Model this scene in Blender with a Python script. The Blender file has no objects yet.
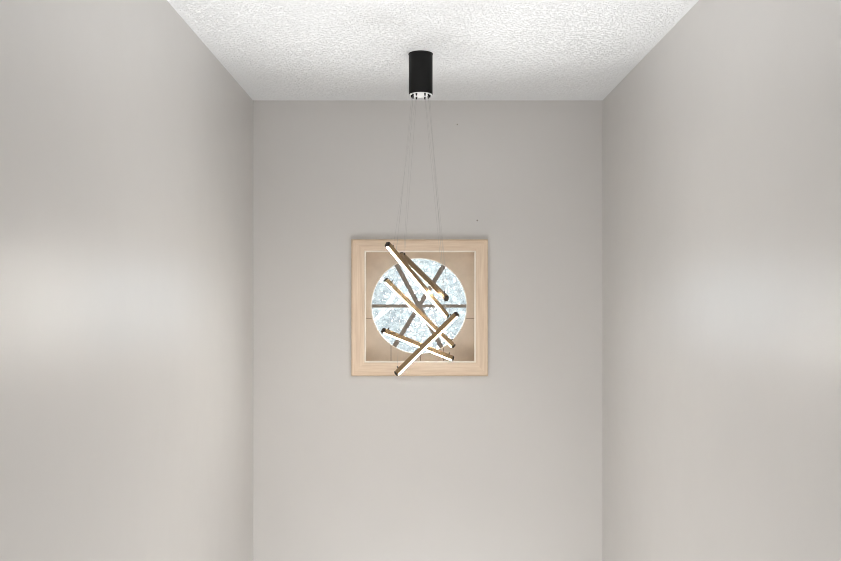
import bpy, bmesh, math, random
from mathutils import Vector, Matrix
random.seed(4)
SC = bpy.context.scene
COL = SC.collection

# ------------------------------------------------------------------ measures
F = 841 * 35.0 / 36.0            # focal length in pixels
VX, VY = 418.0, 292.0            # vanishing point of the stairwell
EYE = 1.5
def at(px, py, Y):               # pixel + distance -> point
    return Vector(((px - VX) * Y / F, Y, EYE + (VY - py) * Y / F))
YB = 5.164                      # back wall
XL, XR, ZC = -1.042, 1.165, 2.710
YR = -2.0                        # rear end of landing
ZL = -2.6                        # lower floor of the stairwell

# ------------------------------------------------------------------ helpers
def link(name, bm, mat, parent=None, loc=(0, 0, 0), smooth=False):
    me = bpy.data.meshes.new(name)
    bmesh.ops.recalc_face_normals(bm, faces=bm.faces)
    bm.to_mesh(me); bm.free()
    if smooth:
        for p in me.polygons: p.use_smooth = True
        me.set_sharp_from_angle(angle=math.radians(35))
    me.materials.append(mat)
    o = bpy.data.objects.new(name, me); COL.objects.link(o)
    o.location = loc
    if parent: o.parent = parent
    return o
def box(bm, x0, y0, z0, x1, y1, z1):
    v = [bm.verts.new(p) for p in ((x0,y0,z0),(x1,y0,z0),(x1,y1,z0),(x0,y1,z0),(x0,y0,z1),(x1,y0,z1),(x1,y1,z1),(x0,y1,z1))]
    for f in ((0,1,2,3),(4,5,6,7),(0,1,5,4),(1,2,6,5),(2,3,7,6),(3,0,4,7)):
        bm.faces.new([v[i] for i in f])
def bevel(bm, w, seg=2):
    bmesh.ops.bevel(bm, geom=list(bm.edges), offset=w, segments=seg, affect='EDGES', clamp_overlap=True)
def cyl(bm, p, q, r0, r1=None, n=12, caps=True):
    p, q = Vector(p), Vector(q); r1 = r0 if r1 is None else r1
    a = (q - p).normalized()
    s = a.orthogonal().normalized(); t = a.cross(s)
    A, B = [], []
    for i in range(n):
        d = s * math.cos(2*math.pi*i/n) + t * math.sin(2*math.pi*i/n)
        A.append(bm.verts.new(p + d*r0)); B.append(bm.verts.new(q + d*r1))
    for i in range(n):
        j = (i+1) % n
        bm.faces.new((A[i], A[j], B[j], B[i]))
    if caps: bm.faces.new(A); bm.faces.new(B)
def lathe(bm, prof, n=48):
    rings = [[bm.verts.new((r*math.cos(2*math.pi*i/n), r*math.sin(2*math.pi*i/n), z)) for i in range(n)] for r, z in prof]
    for a, b in zip(rings, rings[1:]):
        for i in range(n):
            j = (i+1) % n
            bm.faces.new((a[i], a[j], b[j], b[i]))
    bm.faces.new(rings[0]); bm.faces.new(rings[-1])
def empty(name, loc, label=None, cat=None, kind=None):
    o = bpy.data.objects.new(name, None); COL.objects.link(o); o.location = loc
    o.empty_display_size = .1
    if label: o['label'] = label
    if cat: o['category'] = cat
    if kind: o['kind'] = kind
    return o
def structure(o, label, cat):
    o['kind'] = 'structure'; o['label'] = label; o['category'] = cat
    return o

# ------------------------------------------------------------------ materials
def mat(name, col=(.8,.8,.8), rough=.5, metal=0, spec=.5):
    m = bpy.data.materials.new(name); m.use_nodes = True
    b = m.node_tree.nodes['Principled BSDF']
    b.inputs['Base Color'].default_value = (*col, 1)
    b.inputs['Roughness'].default_value = rough
    b.inputs['Metallic'].default_value = metal
    b.inputs['Specular IOR Level'].default_value = spec
    return m
def N(m, t): return m.node_tree.nodes.new(t)
def L(m, a, b): m.node_tree.links.new(a, b)
def bsdf(m): return m.node_tree.nodes['Principled BSDF']
def texco(m, out='Object', scale=(1,1,1)):
    tc = N(m, 'ShaderNodeTexCoord'); mp = N(m, 'ShaderNodeMapping')
    mp.inputs['Scale'].default_value = scale
    L(m, tc.outputs[out], mp.inputs['Vector'])
    return mp.outputs['Vector']
def noise(m, vec, scale, detail=3, rough=.5):
    n = N(m, 'ShaderNodeTexNoise'); L(m, vec, n.inputs['Vector'])
    n.inputs['Scale'].default_value = scale; n.inputs['Detail'].default_value = detail
    n.inputs['Roughness'].default_value = rough
    return n.outputs['Fac']
def ramp(m, fac, stops):
    r = N(m, 'ShaderNodeValToRGB'); L(m, fac, r.inputs['Fac'])
    e = r.color_ramp.elements
    e[0].position, e[0].color = stops[0][0], (*stops[0][1], 1)
    e[1].position, e[1].color = stops[-1][0], (*stops[-1][1], 1)
    for p, c in stops[1:-1]:
        x = e.new(p); x.color = (*c, 1)
    return r.outputs['Color']
def bump(m, h, strength, dist, prev=None):
    b = N(m, 'ShaderNodeBump'); L(m, h, b.inputs['Height'])
    b.inputs['Strength'].default_value = strength; b.inputs['Distance'].default_value = dist
    if prev: L(m, prev, b.inputs['Normal'])
    return b.outputs['Normal']
def mixcol(m, fac, a, b):
    x = N(m, 'ShaderNodeMix'); x.data_type = 'RGBA'
    if hasattr(fac, 'links'): L(m, fac, x.inputs[0])
    else: x.inputs[0].default_value = fac
    for s, v in ((6, a), (7, b)):
        if hasattr(v, 'links'): L(m, v, x.inputs[s])
        else: x.inputs[s].default_value = (*v, 1)
    return x.outputs[2]
def math_(m, op, a, b=None):
    x = N(m, 'ShaderNodeMath'); x.operation = op
    for i, v in enumerate((a, b)):
        if v is None: continue
        if hasattr(v, 'links'): L(m, v, x.inputs[i])
        else: x.inputs[i].default_value = v
    return x.outputs[0]

WALL = (.60, .582, .562)
def wall_paint(name, spots=()):
    m = mat(name, WALL, .40, spec=1)
    v = texco(m)
    c = ramp(m, noise(m, v, 1.7, 3), [(.3, tuple(k*.985 for k in WALL)), (.7, tuple(k*1.012 for k in WALL))])
    for p, r in spots:          # small nail marks
        d = N(m, 'ShaderNodeVectorMath'); d.operation = 'DISTANCE'
        L(m, v, d.inputs[0]); d.inputs[1].default_value = p
        c = mixcol(m, math_(m, 'LESS_THAN', d.outputs['Value'], r), c, (.2, .17, .15))
    L(m, c, bsdf(m).inputs['Base Color'])
    n1 = bump(m, noise(m, v, 5, 3), .10, .02)
    n2 = bump(m, noise(m, v, 170, 2), .10, .002, n1)
    L(m, n2, bsdf(m).inputs['Normal'])
    r = N(m, 'ShaderNodeMapRange'); L(m, noise(m, v, 7, 4), r.inputs[0])
    r.inputs[3].default_value = .31; r.inputs[4].default_value = .39
    L(m, r.outputs[0], bsdf(m).inputs['Roughness'])
    return m
M_wall = wall_paint('satin_greige_paint')
M_back = wall_paint('satin_greige_paint_back', [(at(457.3, 124.5, YB), .0042), (at(477.3, 220.5, YB), .0052)])

M_ceil = mat('textured_white_ceiling', (.84, .848, .852), .8, spec=.25)
v = texco(M_ceil)
n_a = noise(M_ceil, v, 70, 4, .65)
vo = N(M_ceil, 'ShaderNodeTexVoronoi'); L(M_ceil, v, vo.inputs['Vector']); vo.inputs['Scale'].default_value = 100
h1 = ramp(M_ceil, n_a, [(.42, (0,0,0)), (.56, (1,1,1))])
nn = bump(M_ceil, h1, 1, .0040)
nn = bump(M_ceil, vo.outputs['Distance'], .3, .003, nn)
L(M_ceil, nn, bsdf(M_ceil).inputs['Normal'])

M_floor = mat('grey_carpet', (.22, .205, .19), .95)
L(M_floor, bump(M_floor, noise(M_floor, texco(M_floor), 300, 2), .5, .004), bsdf(M_floor).inputs['Normal'])

def wood(name, c0, c1, axis_scale, rough=.5, spec=.4):
    m = mat(name, c0, rough, spec=spec)
    v = texco(m, 'Object', axis_scale)
    f = noise(m, v, 9, 5, .6)
    L(m, ramp(m, f, [(.3, c0), (.72, c1)]), bsdf(m).inputs['Base Color'])
    L(m, bump(m, f, .12, .002), bsdf(m).inputs['Normal'])
    return m
PINE0, PINE1 = (.66, .505, .37), (.80, .655, .51)
M_pine_h = wood('pale_pine_level', PINE0, PINE1, (.5, 6, 9))
M_pine_v = wood('pale_pine_upright', PINE0, PINE1, (9, 6, .5))
M_bead = mat('cream_bead', (.86, .80, .72), .4)
M_jamb = wood('pale_pine_jamb', (.58,.45,.32), (.68,.55,.41), (3, 3, 3))
M_muntin = wood('greyed_wood_muntin', (.17,.145,.12), (.24,.20,.165), (4,4,4))

# board round the glass, with its joints
M_panel = mat('tan_board', (.62,.52,.41), .55, spec=.35)
v = texco(M_panel)
sx = N(M_panel, 'ShaderNodeSeparateXYZ'); L(M_panel, v, sx.inputs[0])
base = ramp(M_panel, noise(M_panel, v, 6, 5, .6), [(.3, (.54,.44,.34)), (.7, (.67,.56,.45))])
def seam(c, along, val, across, lo, hi):
    d = math_(M_panel, 'ABSOLUTE', math_(M_panel, 'SUBTRACT', sx.outputs[along], val))
    a = math_(M_panel, 'LESS_THAN', d, .0022)
    b = math_(M_panel, 'GREATER_THAN', sx.outputs[across], lo)
    e = math_(M_panel, 'LESS_THAN', sx.outputs[across], hi)
    return mixcol(M_panel, math_(M_panel, 'MULTIPLY', a, math_(M_panel, 'MULTIPLY', b, e)), c, (.22,.16,.12))
YP = 5.225
zj = at(0, 318.3, YP).z
base = seam(base, 'Z', zj, 'X', -9, 9)
for px in (391, 420.5, 443.5):
    base = seam(base, 'X', at(px, 0, YP).x, 'Z', 0, 1.4)
L(M_panel, base, bsdf(M_panel).inputs['Base Color'])

# old rippled obscure glass: part clear, part diffusing
M_glass = bpy.data.materials.new('rippled_obscure_glass'); M_glass.use_nodes = True
nt = M_glass.node_tree; nt.nodes.clear()
out = nt.nodes.new('ShaderNodeOutputMaterial')
tr = nt.nodes.new('ShaderNodeBsdfTransparent'); tl = nt.nodes.new('ShaderNodeBsdfTranslucent'); gl = nt.nodes.new('ShaderNodeBsdfGlossy')
gl.inputs['Roughness'].default_value = .25
v = texco(M_glass)
fz = noise(M_glass, v, 34, 6, .7)
cc = ramp(M_glass, fz, [(.36, (.56,.60,.63)), (.50, (.69,.72,.74)), (.66, (.80,.82,.83))])
L(M_glass, cc, tr.inputs['Color']); L(M_glass, cc, tl.inputs['Color'])
m1 = nt.nodes.new('ShaderNodeMixShader'); m2 = nt.nodes.new('ShaderNodeMixShader')
m1.inputs[0].default_value = .09
L(M_glass, tr.outputs[0], m1.inputs[1]); L(M_glass, tl.outputs[0], m1.inputs[2])
m2.inputs[0].default_value = .06
L(M_glass, m1.outputs[0], m2.inputs[1]); L(M_glass, gl.outputs[0], m2.inputs[2])
bn = bump(M_glass, fz, .4, .004)
L(M_glass, bn, gl.inputs['Normal'])
L(M_glass, m2.outputs[0], out.inputs['Surface'])

M_black = mat('satin_black_metal', (.005,.005,.005), .5, 0, .25)
L(M_black, bump(M_black, noise(M_black, texco(M_black), 400, 2), .15, .001), bsdf(M_black).inputs['Normal'])
M_steel = mat('satin_steel', (.86,.86,.86), .45, .25)
M_bronze = mat('brushed_bronze', (.34,.235,.13), .40, .8)
v = texco(M_bronze, 'Object', (2, 60, 60))
L(M_bronze, bump(M_bronze, noise(M_bronze, v, 12, 2), .15, .001), bsdf(M_bronze).inputs['Normal'])
M_cap = mat('dark_bronze_cap', (.06,.048,.038), .45, .6)
M_wire = mat('grey_steel_wire', (.42,.41,.40), .5, .3)
M_led = mat('warm_led_diffuser', (.9,.88,.82), .4)
bsdf(M_led).inputs['Emission Color'].default_value = (1, .95, .87, 1)
LED = 88.0
bsdf(M_led).inputs['Emission Strength'].default_value = LED

# ------------------------------------------------------------------ setting
T = .14
bm = bmesh.new(); box(bm, XL-T, YR-T, ZL-T, XL, YB+T, ZC)
structure(link('wall_left', bm, M_wall), 'long greige painted wall on the left of the stairwell', 'wall')
bm = bmesh.new(); box(bm, XR, YR-T, ZL-T, XR+T, YB+T, ZC)
structure(link('wall_right', bm, M_wall), 'long greige painted wall on the right of the stairwell', 'wall')
bm = bmesh.new(); box(bm, XL-T, YR-T, ZC, XR+T, YB+T, ZC+T)
structure(link('ceiling', bm, M_ceil), 'white textured stairwell ceiling', 'ceiling')
bm = bmesh.new(); box(bm, XL, YR-T, ZL-T, XR, YR, ZC)
structure(link('wall_rear', bm, M_wall), 'greige wall behind the camera', 'wall')
bm = bmesh.new(); box(bm, XL, YR, -.2, XR, 1.1, 0)
box(bm, XL, .95, ZL, XR, 1.1, -.2)
box(bm, XL, YR, ZL-T, XR, YB, ZL)
structure(link('floor', bm, M_floor), 'carpeted landing and lower stair floor', 'floor')

# opening of the window in the back wall
CYF = 5.142                                    # front of the casing
o0, o1 = at(352.2, 375.2, CYF), at(487, 240.3, CYF)
i0, i1 = at(364.4, 362.6, CYF), at(475.8, 250.6, CYF)
bm = bmesh.new()
h0, h1_ = Vector((i0.x-.022, 0, i0.z-.022)), Vector((i1.x+.022, 0, i1.z+.022))
xs = [XL, h0.x, h1_.x, XR]; zs = [ZL, h0.z, h1_.z, ZC]
for yy in (YB, YB+T):
    g = [[bm.verts.new((x, yy, z)) for x in xs] for z in zs]
    for r in range(3):
        for c in range(3):
            if r == 1 and c == 1: continue
            bm.faces.new((g[r][c], g[r][c+1], g[r+1][c+1], g[r+1][c]))
    if yy == YB: g0 = g
for ring in (((1,1),(1,2),(2,2),(2,1)), ((0,0),(0,3),(3,3),(3,0))):
    for a, b in zip(ring, ring[1:]+ring[:1]):
        bm.faces.new((g0[a[0]][a[1]], g0[b[0]][b[1]], g[b[0]][b[1]], g[a[0]][a[1]]))
structure(link('wall_back', bm, M_back), 'greige end wall holding the square window', 'wall')

# window
win = empty('window_1', ((o0.x+o1.x)/2, YB, o0.z), 'square pine-cased window with round spoked pane, centred in the end wall', 'window', 'structure')
def wlink(name, bm, m, **k):
    o = link(name, bm, m, win, **k); o.matrix_parent_inverse = Matrix.Translation(-win.location); return o
def board(corners):              # mitred board: 4 xz corners, with a raised back-band along the outside
    bm = bmesh.new()
    f = [bm.verts.new((x, CYF, z)) for x, z in corners]; b = [bm.verts.new((x, YB, z)) for x, z in corners]
    bm.faces.new(f); bm.faces.new(b)
    for i in range(4):
        j = (i+1) % 4; bm.faces.new((f[i], f[j], b[j], b[i]))
    bevel(bm, .0025, 2)
    return bm
A0, A1, A2, A3 = (o0.x,o0.z), (o1.x,o0.z), (o1.x,o1.z), (o0.x,o1.z)
B0, B1, B2, B3 = (i0.x,i0.z), (i1.x,i0.z), (i1.x,i1.z), (i0.x,i1.z)
for cs, m in (((A0,A1,B1,B0), M_pine_h), ((A1,A2,B2,B1), M_pine_v), ((A2,A3,B3,B2), M_pine_h), ((A3,A0,B0,B3), M_pine_v)):
    wlink('casing_board', board(cs), m)
def ring(x0, z0, x1, z1, w, y0, y1, bv=.001):  # square ring
    bm = bmesh.new()
    O = [(x0,z0),(x1,z0),(x1,z1),(x0,z1)]; I = [(x0+w,z0+w),(x1-w,z0+w),(x1-w,z1-w),(x0+w,z1-w)]
    V = [[bm.verts.new((x, y, z)) for x, z in P] for P, y in ((O,y0),(I,y0),(I,y1),(O,y1))]
    for a in range(4):
        A, B = V[a], V[(a+1) % 4]
        for i in range(4):
            j = (i+1) % 4; bm.faces.new((A[i], A[j], B[j], B[i]))
    if bv: bevel(bm, bv, 1)
    return bm
# thin back-band moulding round the outside, bead round the opening, jamb behind
wlink('back_band', ring(o0.x-.006, o0.z-.006, o1.x+.006, o1.z+.006, .006, CYF-.004, YB, .0015), M_jamb)
wlink('bead', ring(i0.x, i0.z, i1.x, i1.z, .009, CYF+.001, CYF+.014, .002), M_bead)
wlink('jamb', ring(i0.x-.018, i0.z-.018, i1.x+.018, i1.z+.018, .020, CYF+.016, YP+.08, 0), M_jamb)
# board with round hole
cen = at(419, 306, YP); R = 48.3*YP/F
bm = bmesh.new(); n = 96
hx0, hx1, hz0, hz1 = i0.x+.002, i1.x-.002, i0.z+.002, i1.z-.002
TP = .02
def sq(a):
    dx, dz = math.cos(a), math.sin(a)
    t = min(((hx1-cen.x) if dx > 0 else (hx0-cen.x))/dx if abs(dx) > 1e-6 else 9, ((hz1-cen.z) if dz > 0 else (hz0-cen.z))/dz if abs(dz) > 1e-6 else 9)
    return cen.x+dx*t, cen.z+dz*t
angs = sorted([2*math.pi*i/n for i in range(n)] + [math.atan2(z-cen.z, x-cen.x) % (2*math.pi) for x in (hx0,hx1) for z in (hz0,hz1)])
rows = []
for y, kind in ((YP,'s'), (YP,'c'), (YP+TP,'c'), (YP+TP,'s')):
    rows.append([bm.verts.new((sq(a)[0], y, sq(a)[1]) if kind == 's' else (cen.x+R*math.cos(a), y, cen.z+R*math.sin(a))) for a in angs])
for a in range(4):
    A, B = rows[a], rows[(a+1) % 4]
    for i in range(len(angs)):
        j = (i+1) % len(angs)
        bm.faces.new((A[i], A[j], B[j], B[i]))
wlink('round_cut_board', bm, M_panel)
# pale rim lining the round hole
bm = bmesh.new()
rr = [[bm.verts.new((cen.x+r*math.cos(2*math.pi*i/n), y, cen.z+r*math.sin(2*math.pi*i/n))) for i in range(n)]
      for r, y in ((R-.0005, YP+.004), (R-.0055, YP+.004), (R-.0055, YP+.030), (R-.0005, YP+.030))]
for a in range(4):
    for i in range(n):
        j = (i+1) % n
        bm.faces.new((rr[a][i], rr[a][j], rr[(a+1)%4][j], rr[(a+1)%4][i]))
wlink('round_rim', bm, M_bead, smooth=True)
# spokes
for k in range(6):
    a = math.radians(60*k) + (math.radians(-1.5) if k % 3 else 0)
    bm = bmesh.new(); w = .0145 if k % 3 else .0105
    box(bm, .012, YP+.006, -w, R-.004, YP+.026, w)
    bevel(bm, .002, 1)
    bmesh.ops.rotate(bm, verts=bm.verts, cent=(0,0,0), matrix=Matrix.Rotation(-a, 3, 'Y'))
    bmesh.ops.translate(bm, verts=bm.verts, vec=(cen.x, 0, cen.z))
    wlink('muntin', bm, M_muntin)
bm = bmesh.new(); cyl(bm, (cen.x, YP+.003, cen.z), (cen.x, YP+.028, cen.z), .02, n=24)
wlink('muntin_hub', bm, M_muntin, smooth=True)
bm = bmesh.new(); cyl(bm, (cen.x, YP+.030, cen.z), (cen.x, YP+.034, cen.z), R+.004, n=96)
wlink('glass_pane', bm, M_glass)

# ------------------------------------------------------------------ chandelier
YF = 4.10
top = at(420.7, 50, YF+.055); top.z = ZC
ch = empty('chandelier', top, 'black-canopied pendant chandelier with five tilted glowing bars, hanging before the window', 'chandelier')
HC = .2075; RC = .0605
bm = bmesh.new(); lathe(bm, [(RC+.002, -.0005), (RC+.002, -.004), (RC, -.006), (RC, -HC+.002), (RC-.001, -HC), (RC-.002, -HC), (RC-.002, -HC+.004)], 64)
can = link('canopy', bm, M_black, ch, smooth=True)
bm = bmesh.new(); cyl(bm, (0,0,-HC+.001), (0,0,-HC-.002), RC-.003, n=48)
bp = link('base_plate', bm, M_steel, can, smooth=True); bp['label'] = 'bright steel plate closing the canopy'

def bar(p, q, cuts=(.07, .07)):
    c = (p+q)/2; a = (q-p); Ln = a.length; a.normalize()
    if a.x < 0: a = -a
    u = Vector((0,0,1)) - a*a.z; u.normalize()
    s = u.cross(a)
    rot = Matrix((a, s, u)).transposed()
    W, H = .0115, .0130          # half width, half height
    h = Ln/2
    bm = bmesh.new(); box(bm, -h+.010, -W, -H+.003, h-.010, W, H)
    bevel(bm, .0035, 3)
    b = link('light_bar', bm, M_bronze, ch, smooth=True)
    b.rotation_mode = 'QUATERNION'; b.rotation_quaternion = rot.to_quaternion(); b.location = c - top
    # domed diffuser on the underside
    bm = bmesh.new(); pr = []
    for k in range(9):
        t = math.pi*k/8
        pr.append((-math.cos(t)*.0068, -H+.0034 - math.sin(t)*.0042))
    ra = [bm.verts.new((-h+.012, y, z)) for y, z in pr]; rb = [bm.verts.new((h-.012, y, z)) for y, z in pr]
    for k in range(8): bm.faces.new((ra[k], ra[k+1], rb[k+1], rb[k]))
    bm.faces.new((ra[0], ra[-1], rb[-1], rb[0])); bm.faces.new(ra); bm.faces.new(rb)
    d = link('diffuser', bm, M_led, b, smooth=True); d['label'] = 'glowing warm white strip'
    for sg in (-1, 1):           # rounded end caps
        bm = bmesh.new(); x = sorted((sg*(h-.0135), sg*h))
        box(bm, x[0], -W-.0004, -H-.0015, x[1], W+.0004, H+.0004); bevel(bm, .0045, 3)
        e = link('end_cap', bm, M_cap, b, smooth=True); e['label'] = 'dark end cap'
    pts = []
    for x in (-h+cuts[0]*Ln*1.0, h-cuts[1]*Ln*1.0):
        bm = bmesh.new(); cyl(bm, (x,0,H-.001), (x,0,H+.010), .0042, .003, n=14)
        link('cable_stud', bm, M_cap, b, smooth=True)
        pts.append(c + rot @ Vector((x, 0, H+.009)))
    return pts
BARS = [  # two image ends with their distances
    ((386.8, 243.5, YF-.28), (447.6, 317.0, YF+.04)),
    ((401.0, 254.0, YF+.28), (447.2, 299.0, YF-.16)),
    ((385.0, 279.0, YF+.06), (454.3, 346.8, YF+.10)),
    ((382.3, 330.2, YF-.10), (453.0, 358.6, YF+.18)),
    ((457.6, 313.3, YF-.25), (395.8, 374.2, YF-.12)),
]
ends = []
for p, q in BARS: ends.append(bar(at(*p), at(*q)))
lft = sorted([min(e, key=lambda v: v.x) for e in ends], key=lambda v: v.y)
rgt = sorted([max(e, key=lambda v: v.x) for e in ends], key=lambda v: v.y)
RW = .046
for side, lst in ((-1, lft), (1, rgt)):
    for k, e in enumerate(lst):
        ang = math.radians(-62 + 31*k)
        g = Vector((side*RW*math.cos(ang), RW*math.sin(ang), -HC-.002))
        bm = bmesh.new(); cyl(bm, g+Vector((0,0,.002)), g+Vector((0,0,-.012)), .0052, .0036, n=12)
        gg = link('cable_gland', bm, M_black, can, smooth=True)
        bm = bmesh.new(); cyl(bm, g+Vector((0,0,-.008)), e-top, .0005, n=6)
        link('suspension_wire', bm, M_wire, ch)

# ------------------------------------------------------------------ outdoors
M_ground = mat('gravel_and_grass_ground', (.3,.3,.25), .9)
L(M_ground, ramp(M_ground, noise(M_ground, texco(M_ground), 1.2, 5), [(.3, (.12,.15,.08)), (.7, (.30,.29,.26))]), bsdf(M_ground).inputs['Base Color'])
bm = bmesh.new(); box(bm, -30, YB+T+.02, ZL-.4, 30, 60, ZL-T-.02)
structure(link('ground', bm, M_ground), 'grassy ground outside beyond the window', 'ground')
M_bark = mat('grey_bark', (.30,.27,.24), .9)
L(M_bark, bump(M_bark, noise(M_bark, texco(M_bark, 'Object', (1,1,.2)), 30, 3), .6, .02), bsdf(M_bark).inputs['Normal'])
def leafmat(name, c):
    m = mat(name, c, .6)
    bsdf(m).inputs['Transmission Weight'].default_value = 0
    return m
M_leaf = [leafmat('pale_green_leaf', (.075,.085,.07)), leafmat('silver_green_leaf', (.085,.095,.09))]
def tree(x, y, h, cr, seed, mleaf, nleaf, label):
    rnd = random.Random(seed); gz = ZL-T-.02
    t = empty('tree', (x, y, gz), label, 'tree'); t['group'] = 'trees outside the window'
    bm = bmesh.new(); tips = []
    cz = h - cr*1.25                       # crown centre
    def grow(p, d, r, ln, lv):
        q = p + d*ln
        cyl(bm, p, q, r, r*.66, n=8 if lv < 2 else 5, caps=False)
        if lv >= 2: tips.append(q)
        if lv == 4: return
        for k in range(3):
            nd = (d + Vector((rnd.uniform(-1,1), rnd.uniform(-1,1), rnd.uniform(-.5,.5)))*.8).normalized()
            grow(q, nd, r*.62, ln*rnd.uniform(.6,.85), lv+1)
    grow(Vector((0,0,0)), Vector((0,0,1)), h*.02, 0.52*(cz-.35*cr), 0)
    link('trunk', bm, M_bark, t)
    bm = bmesh.new()
    for k in range(nleaf):
        while True:
            c = Vector((rnd.uniform(-1,1), rnd.uniform(-1,1), rnd.uniform(-1,1)))
            if .25 < c.length < 1: break
        c = Vector((c.x*cr, c.y*cr, cz + c.z*cr*1.25)) * (1 + .05*math.sin(9*c.x+7*c.z))
        a = Vector((rnd.uniform(-1,1), rnd.uniform(-1,1), rnd.uniform(-1,1))).normalized(); b = a.orthogonal().normalized()
        s = rnd.uniform(.022,.042)*y/10
        bm.faces.new([bm.verts.new(c+a*s*1.7), bm.verts.new(c+b*s*.7+a*s*.3), bm.verts.new(c-a*s*1.3), bm.verts.new(c-b*s*.7+a*s*.3)])
    link('foliage', bm, mleaf, t)
tree(.12, 9.6, 5.5, 1.35, 3, M_leaf[0], 17000, 'nearest pale leafy tree outside, straight behind the round pane')
tree(-1.7, 13.5, 6.0, 1.6, 8, M_leaf[1], 6000, 'pale tree outside, farther back to the left of the round pane')
tree(2.0, 14.0, 6.3, 1.6, 12, M_leaf[1], 6000, 'pale tree outside, farther back to the right of the round pane')

# ------------------------------------------------------------------ light
w = bpy.data.worlds.new('World'); SC.world = w; w.use_nodes = True
wn = w.node_tree; bg = wn.nodes['Background']
bg.inputs['Color'].default_value = (.90, .95, 1.0, 1)
SKY = 14.0
bg.inputs['Strength'].default_value = SKY
def area(name, loc, rot, sx, sy, power, col=(1,1,1)):
    l = bpy.data.lights.new(name, 'AREA'); l.shape = 'RECTANGLE'; l.size = sx; l.size_y = sy
    l.energy = power; l.color = col
    o = bpy.data.objects.new(name, l); COL.objects.link(o); o.location = loc; o.rotation_euler = rot
    return o
P = dict(mid=4.5, landing=3, stair=100, front_up=62, up=228, rear=5)
area('landing_fill', (.06, .2, ZC-.03), (0,0,0), 1.4, 1.4, P['landing'])  # unseen fill added over the landing to raise the ambient level
area('mid_fill', (.06, 2.5, ZC-.03), (0,0,0), .5, .5, P['mid'])  # added fill out of view, no fixture here; lifts the far walls
area('stair_fill', (.06, 2.3, ZL+.3), (math.radians(180),0,0), 1.9, 2.2, P['stair'])  # unseen upward fill added low in the stairwell for walls and ceiling
def spot_fill(name, loc, aim, power, size, soft):
    l = bpy.data.lights.new(name, 'SPOT'); l.energy = power; l.spot_size = math.radians(size); l.spot_blend = 1; l.shadow_soft_size = soft
    o = bpy.data.objects.new(name, l); COL.objects.link(o); o.location = loc
    o.rotation_euler = (Vector(aim) - o.location).to_track_quat('-Z', 'Y').to_euler()
spot_fill('front_ceiling_fill', (.06, 1.7, .85), (.06, 3.1, ZC), P['front_up'], 76, .12)  # unseen spot added in front to brighten the ceiling
spot_fill('back_ceiling_fill', (.06, 4.35, -.45), (.06, 3.15, ZC), P['up'], 62, .16)  # unseen spot added behind the canopy, brightens the ceiling towards the camera
area('rear_fill', (.06, YR+.1, 1.4), (math.radians(90),0,0), 1.8, 1.8, P['rear'])  # added fill before the rear wall, which has no window
po = area('window_portal', (cen.x, YP+.12, cen.z), (math.radians(-90),0,0), .70, .70, 1); po.data.cycles.is_portal = True

# ------------------------------------------------------------------ camera
cd = bpy.data.cameras.new('camera'); cam = bpy.data.objects.new('camera', cd); COL.objects.link(cam)
cd.sensor_width = 36; cd.lens = 35; cd.clip_start = .02
cd.shift_x = (420.5-VX)/841; cd.shift_y = (VY-280.5)/841
cam.location = (0, 0, EYE); cam.rotation_euler = (math.radians(90), 0, 0)
SC.camera = cam
vs = SC.view_settings
vs.view_transform = 'Standard'; vs.look = 'None'; vs.gamma = 1; vs.use_curve_mapping = False; vs.exposure = 0
SC.display_settings.display_device = 'sRGB'
SC.cycles.use_denoising = True
SC.cycles.filter_width = 1.0
SC.cycles.max_bounces = 16; SC.cycles.diffuse_bounces = 10; SC.cycles.transparent_max_bounces = 12
